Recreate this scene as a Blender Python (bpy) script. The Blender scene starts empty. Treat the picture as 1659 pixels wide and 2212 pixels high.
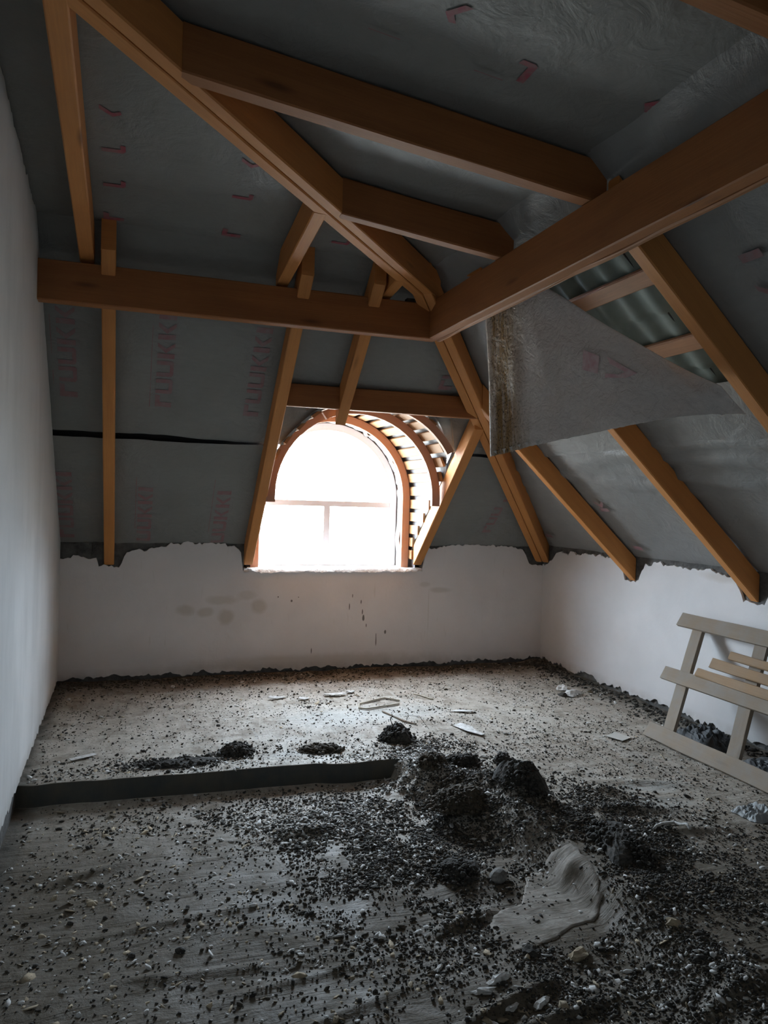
import bpy, math, random
import numpy as np
from mathutils import Vector, noise

# ---------------------------------------------------------------- camera, sky, light, exposure
SC = bpy.context.scene
COL = SC.collection
R = math.radians
YAW, PITCH, ROLL, FPX = R(18.85), R(-.9), R(1.7), 1620.0
cam_d = bpy.data.cameras.new('camera'); cam = bpy.data.objects.new('camera', cam_d); COL.objects.link(cam)
fw = Vector((math.sin(YAW)*math.cos(PITCH), math.cos(YAW)*math.cos(PITCH), math.sin(PITCH)))
rt = Vector((math.cos(YAW), -math.sin(YAW), 0)); up = rt.cross(fw)
r2 = rt*math.cos(ROLL)+up*math.sin(ROLL); u2 = -rt*math.sin(ROLL)+up*math.cos(ROLL)
M = cam.matrix_world.copy(); M.identity()
for i in range(3):
    M[i][0] = r2[i]; M[i][1] = u2[i]; M[i][2] = -fw[i]
M[0][3], M[1][3], M[2][3] = 0, 0, 1.6
cam.matrix_world = M
cam_d.sensor_fit = 'VERTICAL'; cam_d.sensor_height = 36.0; cam_d.lens = FPX/2212*36
cam_d.clip_start = .05
SC.camera = cam

W = bpy.data.worlds.new('overcast_sky'); SC.world = W; W.use_nodes = True
wt = W.node_tree; wt.nodes.clear()
wo = wt.nodes.new('ShaderNodeOutputWorld'); wb = wt.nodes.new('ShaderNodeBackground')
tc = wt.nodes.new('ShaderNodeTexCoord'); sx = wt.nodes.new('ShaderNodeSeparateXYZ'); wr = wt.nodes.new('ShaderNodeValToRGB')
wt.links.new(tc.outputs['Generated'], sx.inputs[0])
mr = wt.nodes.new('ShaderNodeMapRange'); mr.inputs[1].default_value = -1; mr.inputs[2].default_value = 1
wt.links.new(sx.outputs[2], mr.inputs[0]); wt.links.new(mr.outputs[0], wr.inputs[0])
cr = wr.color_ramp; cr.elements[0].position = .47; cr.elements[0].color = (.34, .36, .36, 1)
cr.elements[1].position = .505; cr.elements[1].color = (.76, .90, 1.08, 1)
e = cr.elements.new(1.0); e.color = (.96, 1.10, 1.32, 1)
wt.links.new(wr.outputs[0], wb.inputs[0]); wb.inputs[1].default_value = 13.0
wt.links.new(wb.outputs[0], wo.inputs[0])
pl = bpy.data.lights.new('window_portal', 'AREA'); pl.shape = 'RECTANGLE'; pl.size = 1.3; pl.size_y = 1.35
pl.cycles.is_portal = True
po = bpy.data.objects.new('window_portal', pl); COL.objects.link(po); po.location = (1.805, 7.16, 1.62); po.rotation_euler = (R(-90), 0, 0)

SC.view_settings.view_transform = 'Standard'; SC.view_settings.look = 'None'
SC.view_settings.gamma = 1; SC.view_settings.use_curve_mapping = False
SC.view_settings.exposure = 1.95

# ---------------------------------------------------------------- room numbers (metres)
XL, XR, YB, YR = -.52, 4.01, 6.69, -1.5
XP, YP = 1.90, 4.72
TB, TR_ = .949, .915
ZM = 1.21           # membrane height at the knee walls
def mem_back(y): return ZM+TB*(YB-y)
def mem_right(x): return ZM+TR_*(XR-x)
US, UO = .11, 2.955
def und_up(d): return UO+US*d          # underside of the upper rafters
def mem_up(d): return UO+.19+US*d
YC = YB-(UO+.19-ZM)/(TB)   # crease lines
XC = XR-(UO+.19-ZM)/(TR_)

# ---------------------------------------------------------------- materials
class NT:
    def __init__(s, name):
        s.m = bpy.data.materials.new(name); s.m.use_nodes = True; s.t = s.m.node_tree
        s.b = s.t.nodes['Principled BSDF']; s.b.inputs['Roughness'].default_value = .7
    def n(s, k, **kw):
        q = s.t.nodes.new('ShaderNode'+k)
        for a, v in kw.items(): setattr(q, a, v)
        return q
    def l(s, a, b): s.t.links.new(a, b)
    def pos(s): return s.n('NewGeometry').outputs['Position']
    def uv(s): return s.n('TexCoord').outputs['UV']
    def map(s, v, sc=(1, 1, 1), loc=(0, 0, 0), rot=(0, 0, 0)):
        q = s.n('Mapping'); s.l(v, q.inputs[0]); q.inputs['Scale'].default_value = sc
        q.inputs['Location'].default_value = loc; q.inputs['Rotation'].default_value = rot; return q.outputs[0]
    def noise(s, v, sc, det=4, rough=.55, dist=0):
        q = s.n('TexNoise'); s.l(v, q.inputs['Vector']); q.inputs['Scale'].default_value = sc
        q.inputs['Detail'].default_value = det; q.inputs['Roughness'].default_value = rough; q.inputs['Distortion'].default_value = dist
        return q.outputs[0]
    def rng(s, f, a, b, c=0., d=1.):
        q = s.n('MapRange'); s.l(f, q.inputs[0])
        for i, v in enumerate((a, b, c, d)): q.inputs[i+1].default_value = v
        return q.outputs[0]
    def ma(s, op, a, b):
        q = s.n('Math', operation=op)
        for i, v in enumerate((a, b)):
            if isinstance(v, (int, float)): q.inputs[i].default_value = v
            else: s.l(v, q.inputs[i])
        return q.outputs[0]
    def mix(s, f, a, b, mode='MIX'):
        q = s.n('Mix', data_type='RGBA', blend_type=mode)
        if isinstance(f, (int, float)): q.inputs[0].default_value = f
        else: s.l(f, q.inputs[0])
        for i, v in ((6, a), (7, b)):
            if isinstance(v, tuple): q.inputs[i].default_value = (*v[:3], 1)
            else: s.l(v, q.inputs[i])
        return q.outputs[2]
    def bump(s, f, st, dist=.01, prev=None):
        q = s.n('Bump'); s.l(f, q.inputs['Height']); q.inputs['Strength'].default_value = st; q.inputs['Distance'].default_value = dist
        if prev: s.l(prev, q.inputs['Normal'])
        return q.outputs[0]
    def out(s, col=None, rough=None, bump=None):
        if col is not None:
            if isinstance(col, tuple): s.b.inputs['Base Color'].default_value = (*col[:3], 1)
            else: s.l(col, s.b.inputs['Base Color'])
        if rough is not None:
            if isinstance(rough, (int, float)): s.b.inputs['Roughness'].default_value = rough
            else: s.l(rough, s.b.inputs['Roughness'])
        if bump is not None: s.l(bump, s.b.inputs['Normal'])
        return s.m
    def spot(s, p, c, r, edge=.35, wob=.25, nsc=5.0):
        """soft-edged blot of its own shape around c with radii r (world metres)"""
        v = s.n('VectorMath', operation='SUBTRACT'); s.l(p, v.inputs[0]); v.inputs[1].default_value = c
        w = s.n('VectorMath', operation='DIVIDE'); s.l(v.outputs[0], w.inputs[0]); w.inputs[1].default_value = r
        ln = s.n('VectorMath', operation='LENGTH'); s.l(w.outputs[0], ln.inputs[0])
        nz = s.noise(p, nsc, 4)
        d = s.ma('ADD', ln.outputs['Value'], s.ma('MULTIPLY', s.ma('SUBTRACT', nz, .5), wob*4))
        return s.rng(d, 1-edge, 1.0, 1.0, 0.0)

def wood(name, base, dark, grey=0.0, rough=.62):
    t = NT(name); u = t.uv()
    g = t.noise(t.map(u, (1.2, 34, 1)), 3.2, 6, .65, .6)
    g2 = t.noise(t.map(u, (.5, 5, 1)), 2.0, 3, .5, .4)
    c = t.mix(t.rng(g, .32, .72), base, tuple(.62*a+.38*b for a, b in zip(base, dark)))
    c = t.mix(t.rng(g2, .45, .85, 0, .55), c, dark)
    v = t.n('TexVoronoi'); t.l(t.map(u, (1.7, 7.5, 1)), v.inputs['Vector']); v.inputs['Scale'].default_value = 1.0
    k = t.rng(v.outputs['Distance'], .05, .16, 1, 0)
    sel = t.ma('GREATER_THAN', t.n('SeparateColor').outputs[0], .5)
    sc = t.t.nodes[-2]; t.l(v.outputs['Color'], sc.inputs[0])
    c = t.mix(t.ma('MULTIPLY', t.ma('MULTIPLY', k, sel), .75), c, tuple(.45*a for a in dark))
    if grey: c = t.mix(t.rng(t.noise(t.pos(), 9, 5), .35, .75, 0, grey), c, (.30, .285, .26))
    bl = t.noise(t.pos(), 2.3, 4)
    c = t.mix(t.rng(bl, .4, .75, 0, .28), c, dark)
    return t.out(c, rough, t.bump(g, .25, .004))
M_BEAM = wood('varnished_pine_shaded', (.42, .17, .05), (.20, .065, .02))  # pine darkened in colour for beams whose camera-facing sides are in shade
M_BEAM2 = wood('varnished_pine_lit', (.72, .31, .085), (.44, .165, .045))  # same pine, brightened in colour for undersides lit from the floor
M_RIB = wood('bare_brown_board', (.66, .36, .24), (.46, .22, .14))
M_LATH = wood('pale_lath', (.40, .205, .085), (.28, .14, .055))
M_PALLET = wood('weathered_board', (.34, .265, .19), (.22, .165, .115), .75, .8)
M_SLAT = wood('rough_tan_slat', (.42, .27, .145), (.27, .165, .09), .25, .8)
M_BARK = wood('rough_bark_edge', (.48, .22, .09), (.17, .07, .03))

def plaster(name, kind):
    t = NT(name); p = t.pos()
    n1 = t.noise(p, 1.3, 5); n2 = t.noise(p, 9, 5)
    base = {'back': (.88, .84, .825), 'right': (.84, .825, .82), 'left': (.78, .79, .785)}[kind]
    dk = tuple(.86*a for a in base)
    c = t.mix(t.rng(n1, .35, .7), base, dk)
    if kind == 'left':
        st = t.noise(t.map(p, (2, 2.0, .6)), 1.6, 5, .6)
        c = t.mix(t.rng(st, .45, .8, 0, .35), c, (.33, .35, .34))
    stain = (.46, .40, .31)
    if kind == 'back':
        for (x, z, a, b, s) in [(.50, .60, .10, .06, .42), (.66, .575, .09, .05, .45), (.84, .53, .085, .08, .5), (.80, .68, .16, .05, .38), (1.13, .62, .09, .075, .45), (1.03, .72, .1, .05, .3),
                                (2.88, .745, .13, .035, .35), (2.72, .80, .07, .03, .25), (1.6, .1, 1.5, .09, .35)]:
            f = t.spot(p, (x, YB, z), (a, .5, b), .5, .22, 8)
            c = t.mix(t.ma('MULTIPLY', f, s), c, stain)
        dr = t.noise(t.map(p, (40, 1, 5)), 1.0, 3)
        c = t.mix(t.rng(dr, .66, .8, 0, .25), c, stain)
        for (x, z, a, b) in [(2.111, .491, .013, .035), (2.10, .55, .006, .03), (1.972, .602, .006, .035), (2.331, .354, .011, .02), (2.241, .269, .006, .05), (2.084, .643, .006, .02), (1.424, .662, .01, .012),
                             (1.487, .695, .006, .006), (2.24, .32, .004, .03), (1.30, .70, .006, .008), (2.0, .70, .005, .02), (2.14, .42, .005, .02), (1.62, .20, .005, .03)]:
            f = t.spot(p, (x, YB, z), (a, .5, b), .3, .12, 30)
            c = t.mix(t.ma('MULTIPLY', f, .85), c, (.09, .075, .06))
        f = t.spot(p, (2.766, YB, .55), (.007, .5, .3), .5, .1, 12); c = t.mix(t.ma('MULTIPLY', f, .22), c, stain)
    if kind == 'right':
        for (y, z, a, b, s) in [(4.25, 1.12, .30, .045, .3), (4.0, 1.08, .12, .05, .28), (3.2, 1.05, .5, .07, .3)]:
            f = t.spot(p, (XR, y, z), (.5, a, b), .6, .22, 8); c = t.mix(t.ma('MULTIPLY', f, s), c, stain)
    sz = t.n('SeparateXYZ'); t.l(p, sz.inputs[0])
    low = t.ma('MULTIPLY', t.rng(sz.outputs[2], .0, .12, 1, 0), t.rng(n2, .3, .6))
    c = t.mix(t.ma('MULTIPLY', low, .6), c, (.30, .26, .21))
    b = t.bump(n2, .25, .01); b = t.bump(t.noise(p, 70, 3), .18, .003, b)
    return t.out(c, .88, b)
M_PB, M_PR, M_PL = plaster('plaster_warm_white', 'back'), plaster('plaster_cool_white', 'right'), plaster('plaster_grey_white', 'left')

t = NT('masonry_dark'); p = t.pos(); M_MAS = t.out(t.mix(t.rng(t.noise(p, 14, 6), .3, .7), (.17, .165, .155), (.075, .073, .07)), .95, t.bump(t.noise(p, 30, 6), .7, .02))

def membrane(name, base, sc=(14, 14, 60), mould=False, dim=.8):
    t = NT(name); p = t.pos()
    rp = t.noise(t.map(p, sc), 1.0, 4, .6)
    cl = t.noise(p, 1.4, 4)
    c = t.mix(t.rng(cl, .3, .72), base, tuple(dim*a for a in base))
    c = t.mix(t.rng(rp, .35, .7, 0, .3), c, tuple(.7*a for a in base))
    b = t.bump(rp, .5, .008); b = t.bump(t.noise(p, 5.5, 5, .6, 1.2), .35, .03, b)
    if mould:
        b = t.bump(t.noise(p, 16, 5, .6, 1.5), .6, .03, b)
        u = t.uv(); su = t.n('SeparateXYZ'); t.l(u, su.inputs[0])
        stk = t.noise(t.map(u, (30, 2.2, 1)), 1.0, 6, .65)
        band = t.ma('MULTIPLY', t.rng(su.outputs[0], .0, .05, .3, 1), t.rng(su.outputs[0], .13, .27, 1, 0))
        c = t.mix(t.ma('MULTIPLY', band, t.rng(stk, .34, .54, .35, 1)), c, (.34, .20, .07))
        band2 = t.ma('MULTIPLY', t.rng(su.outputs[0], .1, .5, 1, 0), t.rng(t.noise(t.map(u, (22, 2.0, 1)), 1.3, 5), .55, .7))
        c = t.mix(t.ma('MULTIPLY', band2, .45), c, (.33, .25, .14))
        sp = t.noise(t.map(u, (60, 34, 1)), 1.6, 5, .7)
        c = t.mix(t.ma('MULTIPLY', t.ma('MULTIPLY', t.rng(sp, .545, .59), band), .9), c, (.045, .03, .018))
    return t.out(c, .55, b)
M_MEM = membrane('roof_membrane_grey', (.28, .285, .275))
M_MEMR = membrane('roof_membrane_right', (.31, .315, .31), (8, 8, 30))
t = NT('print_on_hanging_sheet'); M_REDH = t.out(t.mix(t.rng(t.noise(t.pos(), 30, 5), .35, .65), (.66, .38, .42), (.74, .60, .60)), .6)
M_HANG = membrane('hanging_membrane', (.80, .745, .71), (26, 26, 26), True, .85)
M_SHELL = membrane('dormer_lining', (.38, .38, .40))
t = NT('faded_red_print'); M_RED = t.out(t.mix(t.rng(t.noise(t.pos(), 20, 4), .3, .7), (.29, .135, .15), (.28, .215, .22)), .6)
t = NT('bright_red_print'); M_RED2 = t.out(t.mix(t.rng(t.noise(t.pos(), 26, 4), .35, .7), (.36, .07, .10), (.29, .18, .185)), .6)
t = NT('metal_tile_underside'); M_TILE = t.out(t.mix(t.rng(t.noise(t.pos(), 6, 4), .3, .7), (.25, .30, .28), (.16, .20, .18)), .75)
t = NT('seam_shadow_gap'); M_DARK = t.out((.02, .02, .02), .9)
t = NT('window_frame_white'); M_FR = t.out((.72, .70, .72), .4)
t = NT('crumpled_foil'); M_FOIL = t.out(t.mix(t.noise(t.pos(), 12, 5), (.75, .75, .74), (.5, .48, .45)), .45, t.bump(t.noise(t.pos(), 35, 4), .6, .02))
def glass():
    m = bpy.data.materials.new('window_glass'); m.use_nodes = True; q = m.node_tree; q.nodes.clear()
    o = q.nodes.new('ShaderNodeOutputMaterial'); mx = q.nodes.new('ShaderNodeMixShader'); tr = q.nodes.new('ShaderNodeBsdfTransparent'); gl = q.nodes.new('ShaderNodeBsdfGlossy')
    tr.inputs[0].default_value = (.96, .98, .97, 1); gl.inputs['Roughness'].default_value = .03; mx.inputs[0].default_value = .05
    q.links.new(tr.outputs[0], mx.inputs[1]); q.links.new(gl.outputs[0], mx.inputs[2]); q.links.new(mx.outputs[0], o.inputs[0]); return m
M_GL = glass()

def floor_mat():
    t = NT('dusty_film_floor'); p = t.pos()
    n1 = t.noise(p, 1.1, 6, .6); n2 = t.noise(p, 5.5, 6, .65, .5); n3 = t.noise(t.map(p, (6, 1.0, 1), rot=(0, 0, R(25))), 1.6, 5, .6, .6)
    c = t.mix(t.rng(n1, .35, .68), (.50, .455, .39), (.36, .31, .255))
    c = t.mix(t.rng(n2, .46, .66, 0, .7), c, (.20, .165, .12)); n4 = t.noise(t.map(p, (9, 3.5, 1), rot=(0, 0, R(-35))), 1.7, 6, .7, 1.5); c = t.mix(t.rng(n4, .5, .66, 0, .5), c, (.62, .58, .52)); c = t.mix(t.rng(n4, .46, .34, 0, .5), c, (.20, .165, .125))
    cl = t.rng(n3, .56, .68)
    c = t.mix(t.ma('MULTIPLY', cl, .45), c, (.52, .50, .46))
    for (x, y, a, b) in [(.68, 3.2, .14, .06), (.58, 2.42, .11, .07), (.55, 3.05, .08, .2), (2.7, 3.3, .3, .13), (1.0, 4.56, .22, .07), (1.5, 5.25, .5, .3), (1.9, 5.3, .6, .25), (2.9, 3.55, .3, .1), (.9, 2.9, .1, .06)]:
        f = t.spot(p, (x, y, 0), (a, b, 1), .6, .25, 7); c = t.mix(t.ma('MULTIPLY', f, .6), c, (.50, .50, .47))
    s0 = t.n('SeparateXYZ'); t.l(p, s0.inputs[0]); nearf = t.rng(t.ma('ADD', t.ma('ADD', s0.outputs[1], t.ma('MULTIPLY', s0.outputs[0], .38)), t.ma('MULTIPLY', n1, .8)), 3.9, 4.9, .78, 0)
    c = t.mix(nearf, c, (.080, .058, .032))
    # soil rubbed in along the walls and over the foreground
    s = t.n('SeparateXYZ'); t.l(p, s.inputs[0])
    eb = t.ma('MULTIPLY', t.rng(s.outputs[1], 6.2, 6.6, 0, 1), t.rng(n2, .25, .5, .3, 1)); c = t.mix(eb, c, (.115, .085, .06))
    er = t.ma('MULTIPLY', t.rng(s.outputs[0], 3.72, 3.95, 0, 1), t.rng(n2, .25, .5, .2, 1)); c = t.mix(er, c, (.12, .105, .085))
    el = t.ma('MULTIPLY', t.rng(s.outputs[0], -.42, -.5, 0, 1), t.rng(n2, .3, .6, .2, 1)); c = t.mix(el, c, (.13, .12, .10))
    sp = t.noise(p, 60, 4, .7); c = t.mix(t.rng(sp, .60, .68, 0, .75), c, (.07, .06, .045))
    r = t.rng(n2, .3, .7, .55, .85)
    fold = t.noise(t.map(p, (1.1, 7.5, 1), rot=(0, 0, R(-14))), 1.3, 6, .6, 1.0)
    b = t.bump(fold, .5, .03); b = t.bump(n2, .4, .02, b); b = t.bump(sp, .5, .006, b)
    t.b.inputs['Specular IOR Level'].default_value = .3
    return t.out(c, r, b)
M_FLOOR = floor_mat()
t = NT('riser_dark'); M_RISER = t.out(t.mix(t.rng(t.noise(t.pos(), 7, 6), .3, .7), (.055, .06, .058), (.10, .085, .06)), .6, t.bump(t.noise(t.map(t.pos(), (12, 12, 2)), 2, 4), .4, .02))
t = NT('clean_film'); p = t.pos(); t.b.inputs['Specular IOR Level'].default_value = .25; M_FILM = t.out(t.mix(t.rng(t.noise(p, 9, 7, .65), .4, .66), (.40, .36, .315), (.20, .17, .13)), .75, t.bump(t.noise(t.map(p, (3, 9, 1)), 2.5, 6, .6, .8), .4, .02))
def simple(name, a, b, sc=30, rough=.9, bm=.5):
    t = NT(name); p = t.pos(); n = t.noise(p, sc, 4); return t.out(t.mix(t.rng(n, .35, .65), a, b), rough, t.bump(n, bm, .01))
M_SOIL = simple('dark_dirt', (.085, .076, .064), (.030, .027, .023), 60)
M_SOILB = simple('brown_dirt', (.125, .10, .070), (.05, .042, .032), 45)
M_WCH = simple('white_chips', (.80, .79, .77), (.52, .50, .47), 40)
M_TAN = simple('tan_foam', (.50, .40, .27), (.33, .27, .19), 40)
M_CARD = simple('pale_card', (.60, .58, .54), (.50, .48, .43), 12)
M_PLASTIC = simple('black_plastic', (.030, .033, .036), (.012, .013, .015), 9, .6)
M_CLEAR = simple('crumpled_grey_film', (.38, .40, .40), (.20, .21, .21), 14, .6)
M_CORD = simple('pale_cord', (.62, .57, .48), (.45, .40, .32), 30)
M_STONE = simple('grey_lump', (.30, .29, .27), (.14, .13, .12), 25)

# ---------------------------------------------------------------- object helpers
rnd = random.Random(7); nr = np.random.default_rng(11)
def link(name, me, mat, parent=None, kind=None):
    o = bpy.data.objects.new(name, me); COL.objects.link(o)
    if mat and not me.materials: me.materials.append(mat)
    if parent: o.parent = parent
    if kind: o['kind'] = kind
    return o
def mesh(name, v, f, mat=None, parent=None, uv=None, smooth=False, kind=None):
    me = bpy.data.meshes.new(name); me.from_pydata([tuple(map(float, a)) for a in v], [], f)
    if uv is not None:
        L = me.uv_layers.new(name='UVMap'); i = 0
        for ps in uv:
            for q in ps: L.data[i].uv = q; i += 1
    if smooth: me.polygons.foreach_set('use_smooth', [True]*len(me.polygons))
    me.update(); return link(name, me, mat, parent, kind)
def empty(name, loc=(0, 0, 0), kind=None):
    o = bpy.data.objects.new(name, None); COL.objects.link(o); o.empty_display_size = .1
    if kind: o['kind'] = kind
    return o
def tag(o, label, cat, group=None):
    o['label'] = label; o['category'] = cat
    if group: o['group'] = group
    return o
def timber_geo(p0, p1, side, up, w, h, ch=.006, jit=.0015, step=.12, seed=0):
    """sawn timber from p0 to p1: centre line of the section, w along side, h along up"""
    p0, p1, side, up = map(Vector, (p0, p1, side, up)); L = (p1-p0).length; n = max(2, int(L/step)+1)
    a, b = w/2, h/2; c = min(ch, a*.4, b*.4)
    sec = [(-a+c, -b), (a-c, -b), (a, -b+c), (a, b-c), (a-c, b), (-a+c, b), (-a, b-c), (-a, -b+c)]
    per = [0]; 
    for i in range(8):
        q, r_ = sec[i], sec[(i+1) % 8]; per.append(per[-1]+math.hypot(q[0]-r_[0], q[1]-r_[1]))
    V, F, U = [], [], []; off = seed*1.37
    for i in range(n):
        s = i/(n-1); c0 = p0.lerp(p1, s)
        for k, (x, y) in enumerate(sec):
            j = noise.noise(Vector((s*L*2.1+k*7.3, seed*3.1, k)))*jit*2
            V.append(c0+side*(x*(1+j/a*.5))+up*(y+j))
    for i in range(n-1):
        for k in range(8):
            k2 = (k+1) % 8
            F.append((i*8+k, i*8+k2, (i+1)*8+k2, (i+1)*8+k))
            u0, u1 = i/(n-1)*L+off, (i+1)/(n-1)*L+off; v0, v1 = per[k]+off*.7, per[k+1]+off*.7
            U.append([(u0, v0), (u0, v1), (u1, v1), (u1, v0)])
    F.append(tuple(range(7, -1, -1))); U.append([(off+x*.2, off+y) for x, y in sec[::-1]])
    F.append(tuple((n-1)*8+k for k in range(8))); U.append([(off+x*.2, off+y) for x, y in sec])
    return V, F, U
SEED = [0]
def timber(name, p0, p1, side, up, w, h, mat=M_BEAM, parent=None, **k):
    SEED[0] += 1
    V, F, U = timber_geo(p0, p1, side, up, w, h, seed=SEED[0], **k)
    return mesh(name, V, F, mat, parent, U)
def grid(name, P, mat, parent=None, uv=False, smooth=True, thick=0., kind=None, rev=False):
    """P[i][j] points"""
    n, m = len(P), len(P[0]); V = [p for r_ in P for p in r_]; F, U = [], []
    for i in range(n-1):
        for j in range(m-1):
            q = [(i, j), (i+1, j), (i+1, j+1), (i, j+1)]
            if rev: q = q[::-1]
            F.append(tuple(a*m+b for a, b in q)); U.append([(a/(n-1), b/(m-1)) for a, b in q])
    o = mesh(name, V, F, mat, parent, U if uv else None, smooth, kind)
    if thick:
        md = o.modifiers.new('thickness', 'SOLIDIFY'); md.thickness = thick; md.offset = 0
    return o
def nz(x, y, z=0., s=1.): return noise.noise(Vector((x*s, y*s, z*s)))

# ================================================================ SETTING
# ---------------------------------------------------------------- value noise on arrays (floor relief, crumbs sit on it)
_T = np.random.default_rng(5).random((256, 256))
def vn(x, y):
    xi, yi = np.floor(x).astype(int), np.floor(y).astype(int); fx, fy = x-xi, y-yi
    fx, fy = fx*fx*(3-2*fx), fy*fy*(3-2*fy)
    g = lambda a, b: _T[a % 256, b % 256]
    return (g(xi, yi)*(1-fx)+g(xi+1, yi)*fx)*(1-fy)+(g(xi, yi+1)*(1-fx)+g(xi+1, yi+1)*fx)*fy-.5
def ystep(x): return 4.395-.037*x
def sst(a, b, x):
    q = np.clip((x-a)/(b-a), 0, 1); return q*q*(3-2*q)
def seg_bump(X, Y, a, b, w, h):
    ax, ay = a; bx, by = b; dx, dy = bx-ax, by-ay; L2 = dx*dx+dy*dy
    s = np.clip(((X-ax)*dx+(Y-ay)*dy)/L2, 0, 1); d = np.hypot(X-ax-s*dx, Y-ay-s*dy)
    return h*np.exp(-(d/w)**2)*np.sin(np.pi*np.clip(s*.9+.05, 0, 1))**.5
MOUNDS = [(1.62, 4.12, .16, .09), (1.78, 3.95, .17, .10), (1.72, 3.62, .14, .12), (2.0, 3.78, .16, .10), (2.06, 3.55, .13, .14), (1.95, 3.35, .18, .07), (1.45, 3.95, .2, .05),
          (2.2, 3.25, .25, .05), (2.28, 2.95, .2, .05), (2.2, 4.08, .12, .05), (1.35, 3.3, .28, .035), (1.1, 3.85, .3, .025), (2.05, 2.55, .2, .03), (1.55, 3.05, .15, .04)]
def floor_h(X, Y, low=None):
    X = np.asarray(X, float); Y = np.asarray(Y, float)
    ys = ystep(X)
    if low is None: low = (Y < ys).astype(float)
    yy = np.clip(Y, 1.2, 4.5); xb = np.interp(yy, [1.2, 1.8, 2.65, 3.3, 3.8, 4.34], [1.75, 1.85, 1.95, 1.88, 1.72, 1.60])
    wd = np.interp(yy, [1.5, 2.6, 3.3, 3.9, 4.35], [.45, .14, .25, .22, .06])
    m = low*(1-sst(xb-wd/2, xb+wd/2, X))
    z = -.115*m
    z = z+.016*vn(X*3+9, Y*3)+.008*vn(X*9, Y*9+3)
    # folds of the film
    for a, b, w, h in [((1.05, 2.18), (1.5, 2.32), .022, .03), ((1.1, 2.10), (1.65, 2.18), .025, .025), ((.3, 2.55), (1.0, 2.62), .02, .012), ((-.2, 3.05), (.6, 3.1), .02, .012), ((.5, 2.3), (.95, 2.42), .02, .014),
                       ((1.2, 2.72), (1.5, 2.8), .03, .025), ((.75, 3.72), (1.0, 3.70), .05, .03), ((2.3, 3.35), (2.75, 3.25), .04, .025), ((2.5, 3.05), (2.9, 2.95), .03, .02), ((2.6, 3.7), (3.1, 3.55), .04, .015),
                       ((-.3, 3.5), (.05, 3.62), .03, .018), ((0, 2.75), (.5, 2.7), .02, .012), ((3.0, 3.0), (3.3, 2.7), .03, .02), ((1.7, 1.95), (2.3, 2.0), .03, .02), ((2.5, 3.62), (2.62, 3.5), .05, .03)]:
        z = z+seg_bump(X, Y, a, b, w, h)
    for x, y, r_, h in MOUNDS:
        d = np.hypot(X-x, Y-y)/r_; z = z+h*.6*np.exp(-d*d*1.4)*(1+.6*vn(X*22, Y*22)+.3*vn(X*45, Y*45))
    z = z+.012*sst(6.45, 6.66, Y)*(1+1.2*vn(X*8, Y*8))+.02*sst(3.8, 3.98, X)*(1+1.2*vn(X*8, Y*8))
    # dust on the edge hump near the end of the step
    return z
def make_floor():
    xs = np.concatenate([np.arange(XL-.05, 3.2, .0185), np.arange(3.2, XR+.12, .03)])
    offs = np.concatenate([np.arange(-5.95, -3.0, .06), np.arange(-3.0, -.01, .0185), [-.004, .004], np.arange(.02, 2.62, .026)])
    X = np.repeat(xs[:, None], len(offs), 1); sh = np.clip((ystep(X)-0), 0, 9)
    Y = sh+offs[None, :]
    k = len(np.arange(-5.95, -3.0, .06))+len(np.arange(-3.0, -.01, .0185))
    low = np.zeros_like(X); low[:, :k+1] = 1
    # wander of the edge
    Y = Y+.012*vn(X*2.5, X*0+4)*np.exp(-(offs[None, :]/.08)**2)
    Z = floor_h(X, Y, low)
    n, m = X.shape; co = np.stack([X, Y, Z], -1).reshape(-1, 3)
    i, j = np.meshgrid(np.arange(n-1), np.arange(m-1), indexing='ij'); a = (i*m+j).ravel()
    F = np.stack([a, a+m, a+m+1, a+1], 1)
    me = bpy.data.meshes.new('floor'); me.vertices.add(len(co)); me.vertices.foreach_set('co', co.ravel())
    me.loops.add(F.size); me.loops.foreach_set('vertex_index', F.ravel().astype(np.int32))
    me.polygons.add(len(F)); me.polygons.foreach_set('loop_start', np.arange(0, F.size, 4, dtype=np.int32)); me.update(calc_edges=True)
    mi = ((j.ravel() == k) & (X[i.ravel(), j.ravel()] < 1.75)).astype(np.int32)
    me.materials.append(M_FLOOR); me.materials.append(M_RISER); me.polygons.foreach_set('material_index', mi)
    sm = np.ones(len(F), bool); sm[mi == 1] = False; me.polygons.foreach_set('use_smooth', sm); me.update()
    return link('floor', me, None, None, 'structure')
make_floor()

# ---------------------------------------------------------------- walls
def wall_sheet(name, s0, s1, top, bot, place, mat, parent=None, th=.02, step=.02, nrow=6, kind=None):
    n = int(abs(s1-s0)/step)+1; V, F = [], []; 
    for i in range(n+1):
        s = s0+(s1-s0)*i/n; a, b = bot(s), top(s)
        for j in range(nrow+1): V.append(place(s, a+(b-a)*j/nrow, 0))
        V.append(place(s, b+.002, th)); V.append(place(s, a, th))
    m = nrow+3
    for i in range(n):
        q = i*m; r_ = q+m
        for j in range(nrow): F.append((q+j, r_+j, r_+j+1, q+j+1))
        F.append((q+nrow, r_+nrow, r_+nrow+1, q+nrow+1)); F.append((q, q+m-1, r_+m-1, r_))
    return mesh(name, V, F, mat, parent, None, False, kind)
def jag(s, k, a=.012, f=9):
    a *= 1.35
    return a*(nz(s*f, k)+.6*nz(s*f*2.7, k+5)+.55*nz(s*f*7, k+9)+.3*nz(s*f*15, k+2))*2
def dip(s, c, w, d): return d*max(0, 1-abs(s-c)/w)
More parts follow.
